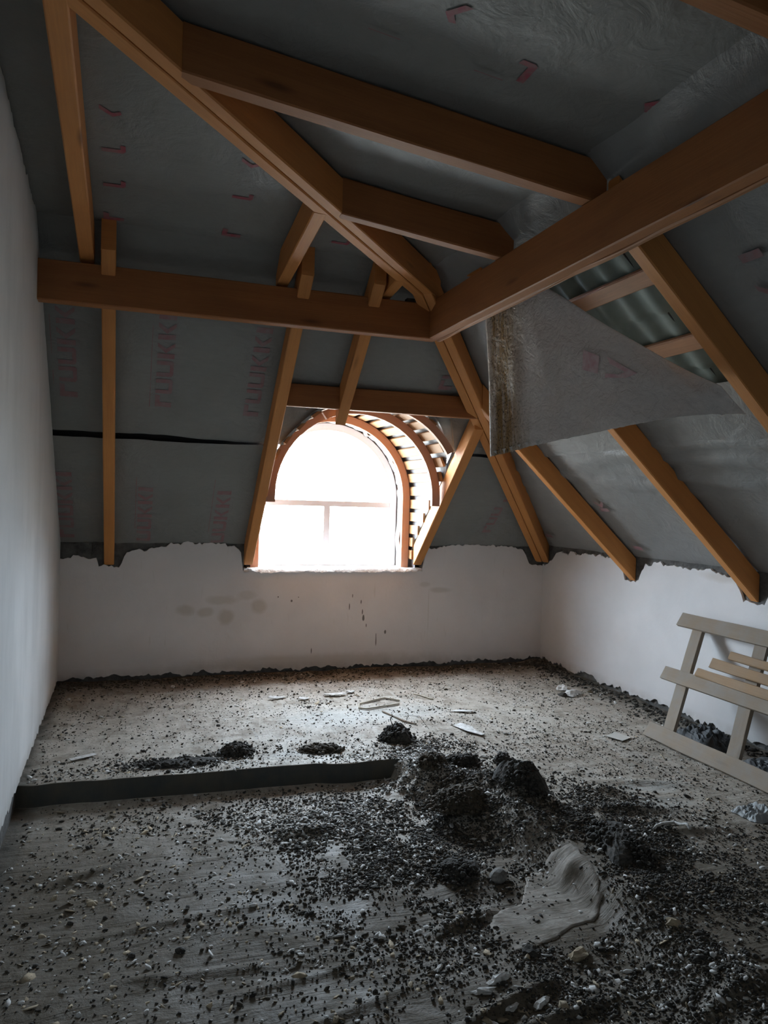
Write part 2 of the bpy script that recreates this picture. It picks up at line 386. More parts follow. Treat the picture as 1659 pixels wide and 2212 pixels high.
def box(name, lo, hi, mat, parent=None, kind=None):
    x0, y0, z0 = lo; x1, y1, z1 = hi
    V = [(x0, y0, z0), (x1, y0, z0), (x1, y1, z0), (x0, y1, z0), (x0, y0, z1), (x1, y0, z1), (x1, y1, z1), (x0, y1, z1)]
    return mesh(name, V, [(0, 3, 2, 1), (4, 5, 6, 7), (0, 1, 5, 4), (1, 2, 6, 5), (2, 3, 7, 6), (3, 0, 4, 7)], mat, parent, None, False, kind)

def top_back(x):
    z = np.interp(x, [-.6, -.24, -.22, -.05, 0, .2, .45, .6, .72, .9, .955, .97, 2.70, 2.72, 3.0, 3.6, 3.78, 3.86, 4.1],
                     [1.05, 1.055, .975, .975, 1.10, 1.13, 1.175, 1.185, 1.185, 1.15, 1.11, .935, .935, 1.14, 1.185, 1.18, 1.14, .99, .99])
    return float(z)+jag(x, 3, .011)
wb_ = wall_sheet('wall_back', XL, XR, top_back, lambda x: .045+jag(x, 8, .012, 7), lambda s, z, d: (s, YB+d, z), M_PB, kind='structure', nrow=8)
box('masonry', (XL-.3, YB+.018, -.3), (.985, YB+.33, 1.30), M_MAS, wb_); box('masonry', (2.685, YB+.018, -.3), (XR+.3, YB+.33, 1.30), M_MAS, wb_)
box('masonry', (.985, YB+.018, -.3), (2.685, YB+.33, .925), M_MAS, wb_)
# individual exposed blocks of the wall head, left of the first rafter
for i in range(3):
    box('masonry_block', (XL+.02+i*.115, YB+.010, 1.02), (XL+.125+i*.115, YB+.03, 1.165+.01*i), M_MAS, wb_)
def top_right(y):
    z = np.interp(y, [1, 2.6, 2.7, 2.9, 2.98, 3.8, 3.88, 4.06, 4.14, 4.3, 4.6, 5.1, 5.18, 5.36, 5.42, 5.6, 5.9, 6.3, 6.45, 6.6, 6.7],
                     [1.17, 1.17, .975, .975, 1.16, 1.17, .98, .98, 1.12, 1.15, 1.16, 1.15, .985, .985, 1.14, 1.15, 1.16, 1.14, 1.13, 1.0, .99])
    return float(z)+jag(y, 13, .012)
wr_ = wall_sheet('wall_right', YR, YB+.01, top_right, lambda y: .05+jag(y, 18, .02, 4), lambda s, z, d: (XR+d, s, z), M_PR, kind='structure', nrow=8)
box('masonry', (XR+.018, YR-.3, -.3), (XR+.33, YB+.33, 1.30), M_MAS, wr_)
def roof_left(y):
    z = min(mem_back(y), mem_up(YP-y)) if y > 2.3 else mem_up(XP-XL)
    return z
wl_ = wall_sheet('wall_left', YR, YB+.01, lambda y: roof_left(y)-.02+jag(y, 23, .012, 6), lambda y: .03+jag(y, 28, .01), lambda s, z, d: (XL-d, s, z), M_PL, kind='structure', nrow=14, step=.03)
mesh('masonry', [(XL-.018, YR-.3, -.3), (XL-.018, YB+.3, -.3), (XL-.018, YB+.3, 1.5), (XL-.018, YC, 3.2), (XL-.018, 2.3, 3.6), (XL-.018, YR-.3, 3.7),
                 (XL-.3, YR-.3, -.3), (XL-.3, YB+.3, -.3), (XL-.3, YB+.3, 1.5), (XL-.3, YC, 3.2), (XL-.3, 2.3, 3.6), (XL-.3, YR-.3, 3.7)],
     [(0, 1, 2, 3, 4, 5), (6, 11, 10, 9, 8, 7), (0, 6, 7, 1), (1, 7, 8, 2), (2, 8, 9, 3), (3, 9, 10, 4), (4, 10, 11, 5), (5, 11, 6, 0)], M_MAS, wl_)
box('wall_rear', (XL-.3, YR-.2, -.3), (XR+.3, YR, 3.9), M_PR, None, 'structure')

# ---------------------------------------------------------------- roof lining (membranes), a part of the ceiling
ceil = empty('ceiling', (0, 0, 0), 'structure')
VCX, VCZ, VR = 1.82, 1.63, .775      # dormer vault
def yend(x):
    d = abs(x-VCX)
    if d >= VR: return 99
    zv = VCZ+math.sqrt(VR*VR-d*d); return YB-(zv-ZM)/TB
SEAM_Z = 2.012; YS = YB-(SEAM_Z-ZM)/TB; XS = XR-(SEAM_Z-ZM)/TR_
def hipx(y): return XP+(y-YP)*(XR-XP)/(YB-YP)
def sagb(x, y, k): return .006*nz(x*3, y*9, k)+.004*nz(x*9, y*4, k+3)
def back_sheet(x0, x1, ya, yb, off, k, flare=0, nx=40, ny=26):
    P = []
    for i in range(nx+1):
        x = x0+(x1-x0)*i/nx; r_ = []
        y0, y1 = ya(x), yb(x)
        for j in range(ny+1):
            y = y0+(y1-y0)*j/ny
            fl = flare*max(0, 1-(y1-y)/.10)**2*(1+.8*nz(x*4, k)) if flare else 0
            rc = .014+(.012+.006*nz(x*2.5, k))*max(0, 1-(y-y0)/.13)**2; r_.append((x, y-(off+fl+rc)*.69, mem_back(y)-(off+fl+rc)*.72+sagb(x, y, k)))
        P.append(r_)
    return grid('membrane_sheet', P, M_MEM, ceil)
gap = lambda x: .024*max(.15, min(1, (1.0-x)/.9)) if x < VCX else .012
ye = lambda x: min(YS-gap(x)+.008*nz(x*2.3, 6), yend(x))
# the hip edge of each sheet: cut in x at the hip line
def back_upper():
    P = []; nx, ny = 150, 24
    for i in range(nx+1):
        x = XL-.02+(3.14-XL)*i/nx; y1 = ye(x); y0 = max(YC-.06, YP+(x-XP)*(YB-YP)/(XR-XP)-.06) if x > XP-.12 else YC-.06
        y0 = min(y0, y1-.001)
        r_ = []
        for j in range(ny+1):
            y = y0+(y1-y0)*j/ny; fl = 0
            r_.append((x, y-fl*.69, mem_back(y)-fl*.72+sagb(x, y, 1)))
        P.append(r_)
    return grid('membrane_sheet', P, M_MEM, ceil)
MB = back_upper()
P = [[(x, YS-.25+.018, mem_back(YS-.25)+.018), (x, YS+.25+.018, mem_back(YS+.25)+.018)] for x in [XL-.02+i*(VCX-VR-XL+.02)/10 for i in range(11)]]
grid('seam_shade_strip', P, M_DARK, ceil)  # near-black strip behind the open seam, painting the shade inside it
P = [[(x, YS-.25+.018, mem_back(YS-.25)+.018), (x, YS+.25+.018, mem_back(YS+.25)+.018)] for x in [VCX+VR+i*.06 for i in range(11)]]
grid('seam_shade_strip', P, M_DARK, ceil)  # same painted shade strip right of the dormer
back_sheet(XL-.02, VCX-VR, lambda x: YS+.012*nz(x*1.7, 4), lambda x: YB+.35, 0, 2)
back_sheet(VCX+VR, XR+.02, lambda x: min(YS+.012*nz(x*1.7, 4) if x < 3.1 else YP+(x-XP)*(YB-YP)/(XR-XP)-.03, YB+.33), lambda x: YB+.35, 0, 3)
def yhip(x): return YP+(x-XP)*(YB-YP)/(XR-XP)
# right slope: upper sheet with the torn bay open, lower sheet
def right_patch(x0, x1, y0f, y1f, off, k, flare=0, nx=26, ny=60, folds=0.):
    P = []
    for i in range(nx+1):
        x = x0+(x1-x0)*i/nx; y0, y1 = y0f(x), y1f(x); r_ = []
        for j in range(ny+1):
            y = y0+(y1-y0)*j/ny; fl = flare*max(0, 1-(x1-x)/.10)**2*(1+.8*nz(y*3, k))
            fo = folds*(abs(nz(y*1.3+x*5, x*9+y*.6, k)))*max(0, 1-abs(x-x0-.15)/.45)
            d = off+fl+fo-(.035*max(0, 1-(x-x0)/.22)**1.5 if k == 7 else 0)
            r_.append((x-d*.66, y, mem_right(x)-d*.75+sagb(y, x, k)))
        P.append(r_)
    return grid('membrane_sheet', P, M_MEMR, ceil, rev=True)
XT = 2.86   # lower lip of the tear
right_patch(XC-.06, XS+.01, lambda x: 4.0, lambda x: max(4.0, yhip(x)+.06), .012, 4, .012)
right_patch(XC-.06, 2.03, lambda x: 2.80, lambda x: 4.01, .012, 15, 0, nx=4)
right_patch(XT, XS+.01, lambda x: 2.80, lambda x: 4.0, .012, 5, .012, nx=12)
right_patch(XC-.06, XS+.01, lambda x: YR-.1, lambda x: 2.84, .012, 6, .012, ny=90)
right_patch(XS-.12, XR+.35, lambda x: YR-.1, lambda x: yhip(min(x, XR+.3))+.03, 0, 7, 0, ny=160, nx=44, folds=.10)
# upper slopes
def upper_sheet(face, k):
    P = []; n, m = 60, 60
    for i in range(n+1):
        r_ = []
        for j in range(m+1):
            if face == 'back':
                x = XL-.05+(XP-XL+.05)*i/n; y0 = min(YP+(x-XP)-.02, YC); y = y0+(YC+.05-y0)*j/m
                
                z = mem_up(YP-y)
            else:
                y = YR-.1+(YP-YR+.12)*i/n; x0 = min(max(XL-.05, XP+(y-YP)-.02), XC); x = x0+(XC+.05-x0)*j/m; z = mem_up(XP-x)
            z += .008*nz(x*2.5, y*2.5, k)+.004*nz(x*10, y*5, k)
            r_.append((x, y, z))
        P.append(r_)
    return grid('membrane_sheet', P, M_MEM, ceil, rev=(face == 'back'))
upper_sheet('back', 8); upper_sheet('right', 9)
# closing piece over the corner where hips change pitch
# metal tile sheet and battens seen through the tear
def tile_sheet():
    P = []; n, m = 130, 150
    for i in range(n+1):
        x = 1.7+(XR+.3-1.7)*i/n; r_ = []
        for j in range(m+1):
            y = 2.3+(4.6-2.3)*j/m; ph = ((x-1.7)/.29) % 1
            prof = .014*math.cos(2*math.pi*y/.183)+.018*(1-ph)
            r_.append((x+prof*.2, y, mem_right(x)+.075+prof))
        P.append(r_)
    return grid('metal_roof_sheet', P, M_TILE, ceil, rev=True)
tile_sheet()
for yv in (3.17, 3.90, 3.55): timber('sheet_overlap', (1.9, yv, mem_right(1.9)+.088), (3.4, yv+.02, mem_right(3.4)+.088), (0, 1, 0), (0, 0, 1), .012, .012, M_DARK, ceil)
for xv in (2.08, 2.39, 2.70, 3.0): timber('batten', (xv, 2.5, mem_right(xv)+.045), (xv, 4.3, mem_right(xv)+.045), (.75, 0, -.66), (.66, 0, .75), .095, .035, M_BARK, ceil)
for xa, xb in ((XL-.35, VCX-VR-.04), (VCX+VR+.04, XR+.4)):  # unseen outer planes, added to keep sky light out of the back slope
    ya = YC-.05 if xb < 2 else 5.45
    mesh('light_tight_deck', [(xa, ya, mem_back(ya)+.12), (xb, ya, mem_back(ya)+.12), (xb, YB+.40, mem_back(YB+.40)+.12), (xa, YB+.40, mem_back(YB+.40)+.12)], [(0, 1, 2, 3)], M_TILE, ceil)
# light-tight deck above everything
mesh('light_tight_deck', [(XL-.4, YR-.4, 4.05), (XR+.6, YR-.4, mem_right(XR+.6)+.2), (XR+.6, 5.2, mem_right(XR+.6)+.2), (XL-.4, 5.2, 4.05), (1.4, YR-.4, 4.05), (1.4, 5.2, 4.05)], [(0, 4, 5, 3), (4, 1, 2, 5)], M_TILE, ceil)

# ---- printed lettering on the lining: strokes of heavy block letters, set up the slope
GL = {'r': [[(0, 0), (.34, 0), (.34, 1), (0, 1)], [(.34, 1), (.34, .72), (.8, .72), (.86, 1)]],
      'u': [[(0, .1), (.26, .1), (.26, 1), (0, 1)], [(0, .1), (.26, .22), (.74, .22), (1, .1), (.88, 0), (.12, 0)], [(.74, .1), (1, .1), (1, 1), (.74, 1)]],
      'k': [[(0, 0), (.3, 0), (.3, 1), (0, 1)], [(.34, .5), (.74, 1), (1, 1), (.62, .5)], [(.34, .5), (.62, .5), (1, 0), (.74, 0)]],
      'i': [[(0, 0), (.34, 0), (.34, 1), (0, 1)]],
      'L': [[(0, .1), (.26, .1), (.26, 1), (0, 1)], [(0, .1), (.26, .22), (.6, .22), (.55, .0), (.12, 0)]],
      'x': [[(.34, .5), (.74, 1), (1, 1), (.62, .5)], [(.34, .5), (.62, .5), (.8, .2), (.6, .15)]],
      'b': [[(0, 0), (1, 0), (1, 1), (0, 1)]], '-': [[(0, .8), (1, .8), (1, 1), (0, 1)]]}
ADV = {'r': .86, 'u': 1.06, 'k': 1.1, 'i': .45}
def letter(ch, org, ux, uy, w, h, mat, name='printed_letter', fit=None):
    o3, ux, uy = Vector(org), Vector(ux).normalized(), Vector(uy).normalized(); nrm = ux.cross(uy)
    if nrm.z > 0: nrm = -nrm
    V, F = [], []
    for pg in GL[ch]:
        b = len(V); V += [o3+ux*(x*w)+uy*(y*h)+nrm*.0 for x, y in pg]; F.append(tuple(range(b, b+len(pg))))
    if fit: V = [fit(v) for v in V]
    return mesh(name, V, F, mat, ceil)
# back slope: u runs up the slope, letter tops point to -x
SB = Vector((0, -1, TB)).normalized()
def fit_back(v):
    up = v.z > SEAM_Z-.0; k = 1 if up else (2 if v.x < VCX else 3); o = (0 if up else .014)+.0035
    return Vector((v.x, v.y-o*.69, mem_back(v.y)-o*.72+sagb(v.x, v.y, k)))
def fit_upb(v): return Vector((v.x, v.y, mem_up(YP-v.y)-.0035+.008*nz(v.x*2.5, v.y*2.5, 8)+.004*nz(v.x*10, v.y*5, 8)))
def fit_upr(v): return Vector((v.x, v.y, mem_up(XP-v.x)-.0035+.008*nz(v.x*2.5, v.y*2.5, 9)+.004*nz(v.x*10, v.y*5, 9)))
def word_back(x, z0, chars, h=.112, w=.112, off=.026, mat=M_RED, sk=0, low=False):
    y = YB-(z0-ZM)/TB; p = Vector((x, y, z0))+Vector((0, -.69, -.72))*off
    for ch in chars:
        if ch != ' ': letter(ch, p, SB+Vector((sk, 0, 0)), (-1, 0, 0), w, h, mat, fit=fit_back)
        p = p+(SB+Vector((sk, 0, 0)))*(ADV.get(ch, 1.0)*w+.014)
    return p
word_back(-.345, 2.235, 'ruukki', w=.130); word_back(.275, 2.205, 'ruukki', w=.130); word_back(.905, 2.18, 'ruukki', w=.130)
word_back(-.41, 1.22, 'ruukki', off=.014, w=.125); word_back(.185, 1.20, 'uukki', off=.014, w=.128); word_back(.80, 1.19, 'uukki', off=.014, w=.128)
word_back(3.33, 1.32, 'ruu', off=.014, h=.09); word_back(3.38, 1.62, 'ki', off=.014, h=.09); word_back(2.35, 2.45, 'ru', off=.026)
for x, z0, z1 in [(.13, 2.20, 2.68), (-.49, 2.3, 2.68), (.06, 1.3, 1.72), (.66, 1.28, 1.72)]:
    y = YB-(z0-ZM)/TB
    letter('b', Vector((x, y, z0))+Vector((0, -.69, -.72))*.026, SB, (-1, 0, 0), (z1-z0)/.69, .005, M_RED, 'printed_rule', fit=fit_back)
# upper back slope: worn letters
UB_ = Vector((0, -1, US)).normalized()
def up_letter(ch, x, y, w=.11, h=.11, mat=M_RED2):
    letter(ch, (x, y, mem_up(YP-y)-.014), UB_, (-1, 0, 0), w, h, mat, fit=fit_upb)
for ch, x, y in [('r', -.06, 4.60), ('L', -.05, 4.20), ('L', -.05, 3.88), ('x', -.05, 3.62), ('r', .60, 4.60), ('L', .60, 4.13), ('x', .60, 3.84), ('L', 1.25, 4.50)]: up_letter(ch, x, y)
UR_ = Vector((-1, 0, US)).normalized()
for ch, x, y, s in [('x', .93, 2.42, -1), ('L', 1.38, 2.44, 1), ('x', 1.80, 2.50, -1)]:
    letter(ch, (x, y, mem_up(XP-x)-.014), UR_*s, (0, 1*s, 0), .12, .12, M_RED2, fit=fit_upr)
for x, y in [(.88, 2.58), (1.30, 2.60)]: letter('-', (x, y, mem_up(XP-x)-.014), UR_, (0, -1, 0), .12, .03, M_RED, 'printed_rule')
SR = Vector((-1, 0, TR_)).normalized()
for ch, x, y in [('i', 2.43, 2.40), ('x', 2.60, 2.42), ('k', 3.60, 5.0), ('i', 3.93, 5.0), ('u', 3.70, 3.2), ('i', 3.9, 6.3), ('r', 3.93, 3.2)]:
    letter(ch, Vector((x, y, mem_right(x)))+Vector((-.66, 0, -.75))*.03, SR, (0, 1, 0), .12, .11, M_RED)

# ================================================================ WINDOW
win = empty('window_1', (0, 0, 0), 'structure')
WX, WZ, WY = 1.805, 1.62, 7.0
def arch_path(cx, cz, r_, zb, n=28, legs=6, a0=0, a1=180):
    pts = []
    if zb is not None:
        for i in range(legs): pts.append((cx+r_, zb+(cz-zb)*i/legs, (1, 0)))
    for i in range(n+1):
        a = R(a0+(a1-a0)*i/n); pts.append((cx+r_*math.cos(a), cz+r_*math.sin(a), (math.cos(a), math.sin(a))))
    if zb is not None:
        for i in range(1, legs+1): pts.append((cx-r_, cz-(cz-zb)*i/legs, (-1, 0)))
    return pts
def arch_board(name, cx, cz, ri, ro, y0, y1, zb, mat, parent, wob=0., a0=0, a1=180, k=0, n=28, zf=None):
    V, F, U = [], [], []; L = 0; prev = None
    rows = arch_path(cx, cz, 1.0, None, n, a0=a0, a1=a1)
    pts = []
    if zb is not None: pts += [(1, 0, zb+(cz-zb)*i/5) for i in range(5)]
    for i in range(n+1):
        a = R(a0+(a1-a0)*i/n); pts.append((math.cos(a), math.sin(a), cz))
    if zb is not None: pts += [(-1, 0, cz-(cz-zb)*i/5) for i in range(1, 6)]
    for i, (c, s, zc) in enumerate(pts):
        j = wob*nz(i*.7, k); 
        for (rr, yy) in ((ri+j, y0), (ro+j, y0), (ro+j, y1), (ri+j, y1)): V.append((cx+c*rr, yy, zc+s*rr))
    N = len(pts)
    for i in range(N-1):
        for q in range(4):
            q2 = (q+1) % 4; F.append((i*4+q, i*4+q2, (i+1)*4+q2, (i+1)*4+q))
            u0, u1 = i*.09, (i+1)*.09; U.append([(u0+k, q*.1), (u0+k, q*.1+.1), (u1+k, q*.1+.1), (u1+k, q*.1)])
    F.append((0, 3, 2, 1)); U.append([(0, 0)]*4); b = (N-1)*4; F.append((b, b+1, b+2, b+3)); U.append([(0, 0)]*4)
    return mesh(name, V, F, mat, parent, U)
fr = arch_board('window_frame', WX, WZ, .633, .70, 6.97, 7.05, .955, M_FR, win)
box('frame_sill', (WX-.70, 6.965, .945), (WX+.70, 7.055, 1.005), M_FR, fr)
box('transom', (WX-.635, 6.975, 1.525), (WX+.635, 7.045, 1.578), M_FR, win)
box('mullion', (WX-.03, 6.98, 1.003), (WX+.03, 7.04, 1.527), M_FR, win)
for a, b in ((WX-.632, WX-.031), (WX+.031, WX+.632)):
    box('pane', (a, 7.008, 1.006), (b, 7.012, 1.524), M_GL, win)
pts = [(WX-.632, 1.579)]+[(WX+.632*math.cos(R(180-180*i/24)), WZ+.632*math.sin(R(180*i/24))) for i in range(25)]+[(WX+.632, 1.579)]
V = [(x, 7.008, z) for x, z in pts]+[(x, 7.012, z) for x, z in pts]; n = len(pts)
mesh('pane', V, [tuple(range(n)), tuple(range(2*n-1, n-1, -1))]+[(i, n+i, n+(i+1) % n, (i+1) % n) for i in range(n)], M_GL, win)
# broken plaster sill and packing
P = []
for i in range(90):
    x = .985+1.70*i/89; P.append([(x, 6.675-.012*abs(nz(x*9, 3)), .925+jag(x, 31, .008, 8)), (x, 6.69, .957+jag(x, 33, .004)), (x, 6.80, .958+.01*nz(x*6, 1)), (x, 6.98, .962+.006*nz(x*9, 4))])
grid('window_sill', P, M_FOIL, win)
# front board around the window, closes the dormer
V, F = [], []
for i in range(31):
    a = R(6*i); c, s = math.cos(a), math.sin(a); V += [(WX+.695*c, 7.03, WZ+.695*s), (VCX+.90*c, 7.03, WZ+.90*s)]
for i in range(30): F.append((2*i, 2*i+1, 2*i+3, 2*i+2))
b = len(V); V += [(WX+.695, 7.03, .8), (VCX+.9, 7.03, .8), (WX-.695, 7.03, .8), (VCX-.9, 7.03, .8)]
F += [(b, b+1, 1, 0), (60, 61, b+3, b+2)]
mesh('front_board', V, F, M_RIB, win)
foil = arch_board('sealing_foil', VCX-.005, WZ+.005, .698, .704, 6.86, 6.985, .96, M_FOIL, win, wob=.035, k=4, n=60)
arch_board('reveal_board', VCX, VCZ, .700, .712, 6.85, 7.03, .955, M_FOIL, win, wob=0.006, k=9)

# ================================================================ DORMER VAULT
dv = empty('dormer_vault'); tag(dv, 'barrel-shaped timber dormer vault of curved ribs and pale laths around the bright arched window', 'dormer')
arch_board('curved_rib', VCX, VCZ, .690, .762, 6.80, 6.845, .955, M_RIB, dv, k=1)
arch_board('curved_rib', VCX, VCZ, .690, .762, 6.06, 6.105, 1.56, M_RIB, dv, k=2)
arch_board('curved_rib', VCX, VCZ, .700, .762, 5.56, 5.60, None, M_RIB, dv, k=3, a0=30, a1=125)
pitch = .122
def lath(cx, cz, nx_, nz_, w, y0):
    # board: width along tangent, thickness radial, runs in y
    tx, tz = -nz_, nx_
    timber('lath', (cx+nx_*.776, y0, cz+nz_*.776), (cx+nx_*.776, 7.0, cz+nz_*.776), (tx, 0, tz), (nx_, 0, nz_), w, .022, M_LATH, dv, ch=.003, step=.25)
k = 0
for s in (1, -1):
    for i in range(6):
        z = VCZ-.06-pitch*i; y0 = max(YB-(z-ZM)/TB-.05, 5.4)
        if z < .97: continue
        lath(VCX, z, s, 0, .085, min(y0+.06, 6.72))
na = int(math.pi*.776/pitch); da = 180/na
for i in range(na):
    a = R(da*(i+.5)); z = VCZ+.776*math.sin(a); y0 = max(YB-(z-ZM)/TB-.02, 5.42)
    lath(VCX, VCZ, math.cos(a), math.sin(a), .085, y0)
V, F = [], []
ang = [(-1, z) for z in (0.9, 1.1, 1.3, 1.5)]
prof = [(VCX+.802, z) for z in (.85, 1.0, 1.2, 1.4)]+[(VCX+.802*math.cos(R(5*i)), VCZ+.802*math.sin(R(5*i))) for i in range(37)]+[(VCX-.802, z) for z in (1.4, 1.2, 1.0, .85)]
for (x, z) in prof:
    y0 = min(max(YB-(z-ZM)/TB-.04, 5.38), 6.72)
    for j in range(7):
        y = y0+(7.06-y0)*j/6; V.append((x+.004*nz(y*8, x*9, z*9), y, z+.006*nz(x*9, y*8, z*7)))
for i in range(len(prof)-1):
    for j in range(6): F.append((i*7+j, i*7+j+1, (i+1)*7+j+1, (i+1)*7+j))
mesh('paper_lining', V, F, M_SHELL, dv, None, True)
# torn strips of lining hanging by the rib and header
for (x, y, z, dx, dz) in [(1.14, 6.0, 2.10, .14, .16), (1.03, 6.15, 1.86, .08, .1), (1.25, 5.55, 2.26, .12, .06)]:
    P = [[(x+dx*i/6+.01*nz(i, j), y+.04*j/2, z+dz*i/6+.03*j/2-.012*abs(nz(i*1.3, j+x))) for j in range(3)] for i in range(7)]
    grid('torn_strip', P, M_FOIL, dv)
P = [[(2.44+.02*i-.01*j, 5.52+.03*i, 2.11+.075*j-.02*i+.012*nz(i, j, 3)) for j in range(4)] for i in range(5)]
grid('torn_strip', P, M_FOIL, dv)

# ================================================================ ROOF TIMBERS
XA, YA = (1, 0, 0), (0, 1, 0); ZA = (0, 0, 1)
# purlins
tag(timber('purlin', (XL-.01, YP+.045, 2.81), (XP+.02, YP+.045, 2.815), YA, ZA, .09, .235, M_BEAM), 'long brown horizontal purlin running from the left wall to the roof corner above the window', 'beam')
pr = tag(timber('purlin', (XP+.035, YP+.10, 2.825), (XP+.035, YR, 2.83), XA, ZA, .07, .25, M_BEAM), 'long brown purlin running from the roof corner toward the upper right of the room', 'beam')
timber('bark_edge', (XP+.085, YP+.05, 2.712), (XP+.085, 1.0, 2.712), XA, ZA, .03, .03, M_BARK, pr, jit=.006, step=.05)
# back slope rafters, lower
def rb_(x0, x1, label, y0=None, y1=YB+.012, base=1.0, mat=M_BEAM2, dep=.19):
    y0 = 4.60 if y0 is None else y0; xc = (x0+x1)/2
    za, zb = base+TB*(YB-y0)+dep/2, base+TB*(YB-y1)+dep/2
    return tag(timber('roof_rafter', (xc, y0, za), (xc, y1, zb), XA, ZA, x1-x0, dep, mat), label, 'rafter')
rb_(-.18, -.10, 'narrow upright-looking lower rafter left of the window, nearest the left wall')
rb_(.985, 1.065, 'lower rafter standing along the left side of the arched window')
rb_(1.46, 1.54, 'short rafter hanging from the purlin to the header above the window', y1=5.47)
rb_(2.60, 2.685, 'slanting lower rafter along the right side of the arched window', y0=5.44)
hd = tag(timber('header_beam', (1.066, 5.395, 2.345), (2.625, 5.395, 2.345), YA, ZA, .06, .165, M_BEAM), 'horizontal header beam just above the arched window', 'beam')
# hip, lower (two planks) and upper (two planks)
d1 = Vector((XR-XP, YB-YP, 0)).normalized(); s1 = Vector((-d1.y, d1.x, 0))
hl = empty('hip_rafter'); tag(hl, 'doubled hip rafter slanting down to the far right corner of the room', 'rafter')
for s in (-1, 1):
    a = Vector((XP-.12, YP-.12*.93, 0))+s1*s*.036; b = Vector((XR-.0, YB-.0, 0))+s1*s*.036-d1*.03
    za = 1.0+TB*(YB-a.y-s1.y*-s*.036)+.085; zb = 1.0+TB*.03+.085
    timber('hip_plank', (a.x, a.y, 1.0+TB*(YB-YP+.112)+.095), (b.x, b.y, 1.015+.095), s1, ZA, .066, .18, M_BEAM2, hl)
hu = empty('hip_rafter'); tag(hu, 'doubled hip rafter crossing the upper left of the roof above the purlin', 'rafter')
du = Vector((-1, -1, 0)).normalized(); su = Vector((1, -1, 0)).normalized(); LU = 3.64
for s in (-1, 1):
    a = Vector((XP+.0, YP+.0, 0))+su*s*.036; b = a+du*LU*.93
    timber('hip_plank', (a.x, a.y, UO+.085), (b.x, b.y, und_up(LU*.93*.7071)+.085), su, ZA, .066, .18, M_BEAM2, hu)
def up_right(y0, y1, label, x1=XP+.08, x0=None):
    yc = (y0+y1)/2; x0 = (XP+(yc-YP)+.06) if x0 is None else x0
    return tag(timber('roof_rafter', (x0, yc, und_up(XP-x0)+.09), (x1, yc, und_up(XP-x1)+.09), YA, ZA, y1-y0, .185, M_BEAM), label, 'rafter')
up_right(2.87, 2.95, 'large upper rafter crossing from the hip to the right purlin, higher one')
up_right(3.72, 3.79, 'shorter upper rafter between the hip and the right purlin, nearer the window')
up_right(1.66, 1.74, 'upper rafter end cutting across the top right corner', x0=-.3)
def up_back(x0, x1, label):
    xc = (x0+x1)/2; y0 = YP+(xc-XP)+.06
    return tag(timber('roof_rafter', (xc, y0, und_up(YP-y0)+.09), (xc, YP+.07, und_up(-.07)+.09), XA, ZA, x1-x0, .185, M_BEAM2), label, 'rafter')
up_back(-.30, -.22, 'upper rafter rising from the left end of the purlin beside the left wall')
up_back(.86, .935, 'upper rafter rising from the middle of the purlin to the hip')
up_back(1.56, 1.63, 'short upper rafter stub behind the hip, right end of the purlin')
# right slope rafters, lower
def rr_(y0, y1, label, x0=1.80, base=1.0):
    yc = (y0+y1)/2; x1 = XR+.012
    return tag(timber('roof_rafter', (x0, yc, base+TR_*(XR-x0)+.095), (x1, yc, base+TR_*(XR-x1)+.095), YA, ZA, y1-y0, .19, M_BEAM2), label, 'rafter')
rr_(5.235, 5.31, 'lower right-slope rafter nearest the far corner, just right of the hip', x0=2.56)
rr_(3.94, 4.012, 'lower right-slope rafter coming out below the hanging grey sheet', x0=2.2)
rr_(2.785, 2.865, 'lower right-slope rafter beside the exposed metal roof, at the right edge', x0=1.985)
tag(timber('blocking', (2.02, 4.16, 3.02), (2.02, 4.42, 3.10), XA, ZA, .05, .10, M_BEAM2), 'short block end showing above the right purlin near the roof corner', 'block')
box('knob', (1.74, YP+.02, 2.925), (1.80, YP+.07, 2.96), M_SOIL, bpy.data.objects['purlin'])

# ================================================================ HANGING SHEET
top = [(2.078, 4.25, 2.797), (2.089, 3.8, 2.878), (2.326, 3.3, 2.524), (2.552, 3.05, 2.306), (2.654, 2.872, 2.19)]
bot = [(2.108, 4.17, 1.886), (2.236, 3.93, 1.942), (2.407, 3.45, 2.007), (2.573, 3.05, 2.057), (2.81, 2.872, 2.068)]
def crv(pts, t):
    t = t*(len(pts)-1); i = min(int(t), len(pts)-2); f = t-i
    p = [Vector(pts[max(0, min(len(pts)-1, i+k))]) for k in (-1, 0, 1, 2)]
    if i in (0,): return p[1].lerp(p[2], f)
    return .5*((2*p[1])+(p[2]-p[0])*f+(2*p[0]-5*p[1]+4*p[2]-p[3])*f*f+(-p[0]+3*p[1]-3*p[2]+p[3])*f**3)
P = []
for i in range(91):
    u = i/90; a, b = crv(top, u), crv(bot, u); r_ = []
    for j in range(51):
        v = j/50; q = a.lerp(b, v); w = math.sin(math.pi*v)*.5+.5
        q = q+Vector((-.7, -.4, 0))*(.03*nz(u*5, v*1.2, 2)*w+.010*nz(u*14, v*4, 5)+.02*math.sin(math.pi*v)*u)
        if j == 50: q.z += .006*nz(u*50, 1)+.004*nz(u*120, 1)
        r_.append(q)
    P.append(r_)
hs = grid('hanging_membrane_sheet', P, M_HANG, None, uv=True, thick=.002)
tag(hs, 'torn grey-white membrane sheet with brown mould streaks hanging below the right purlin', 'sheet')
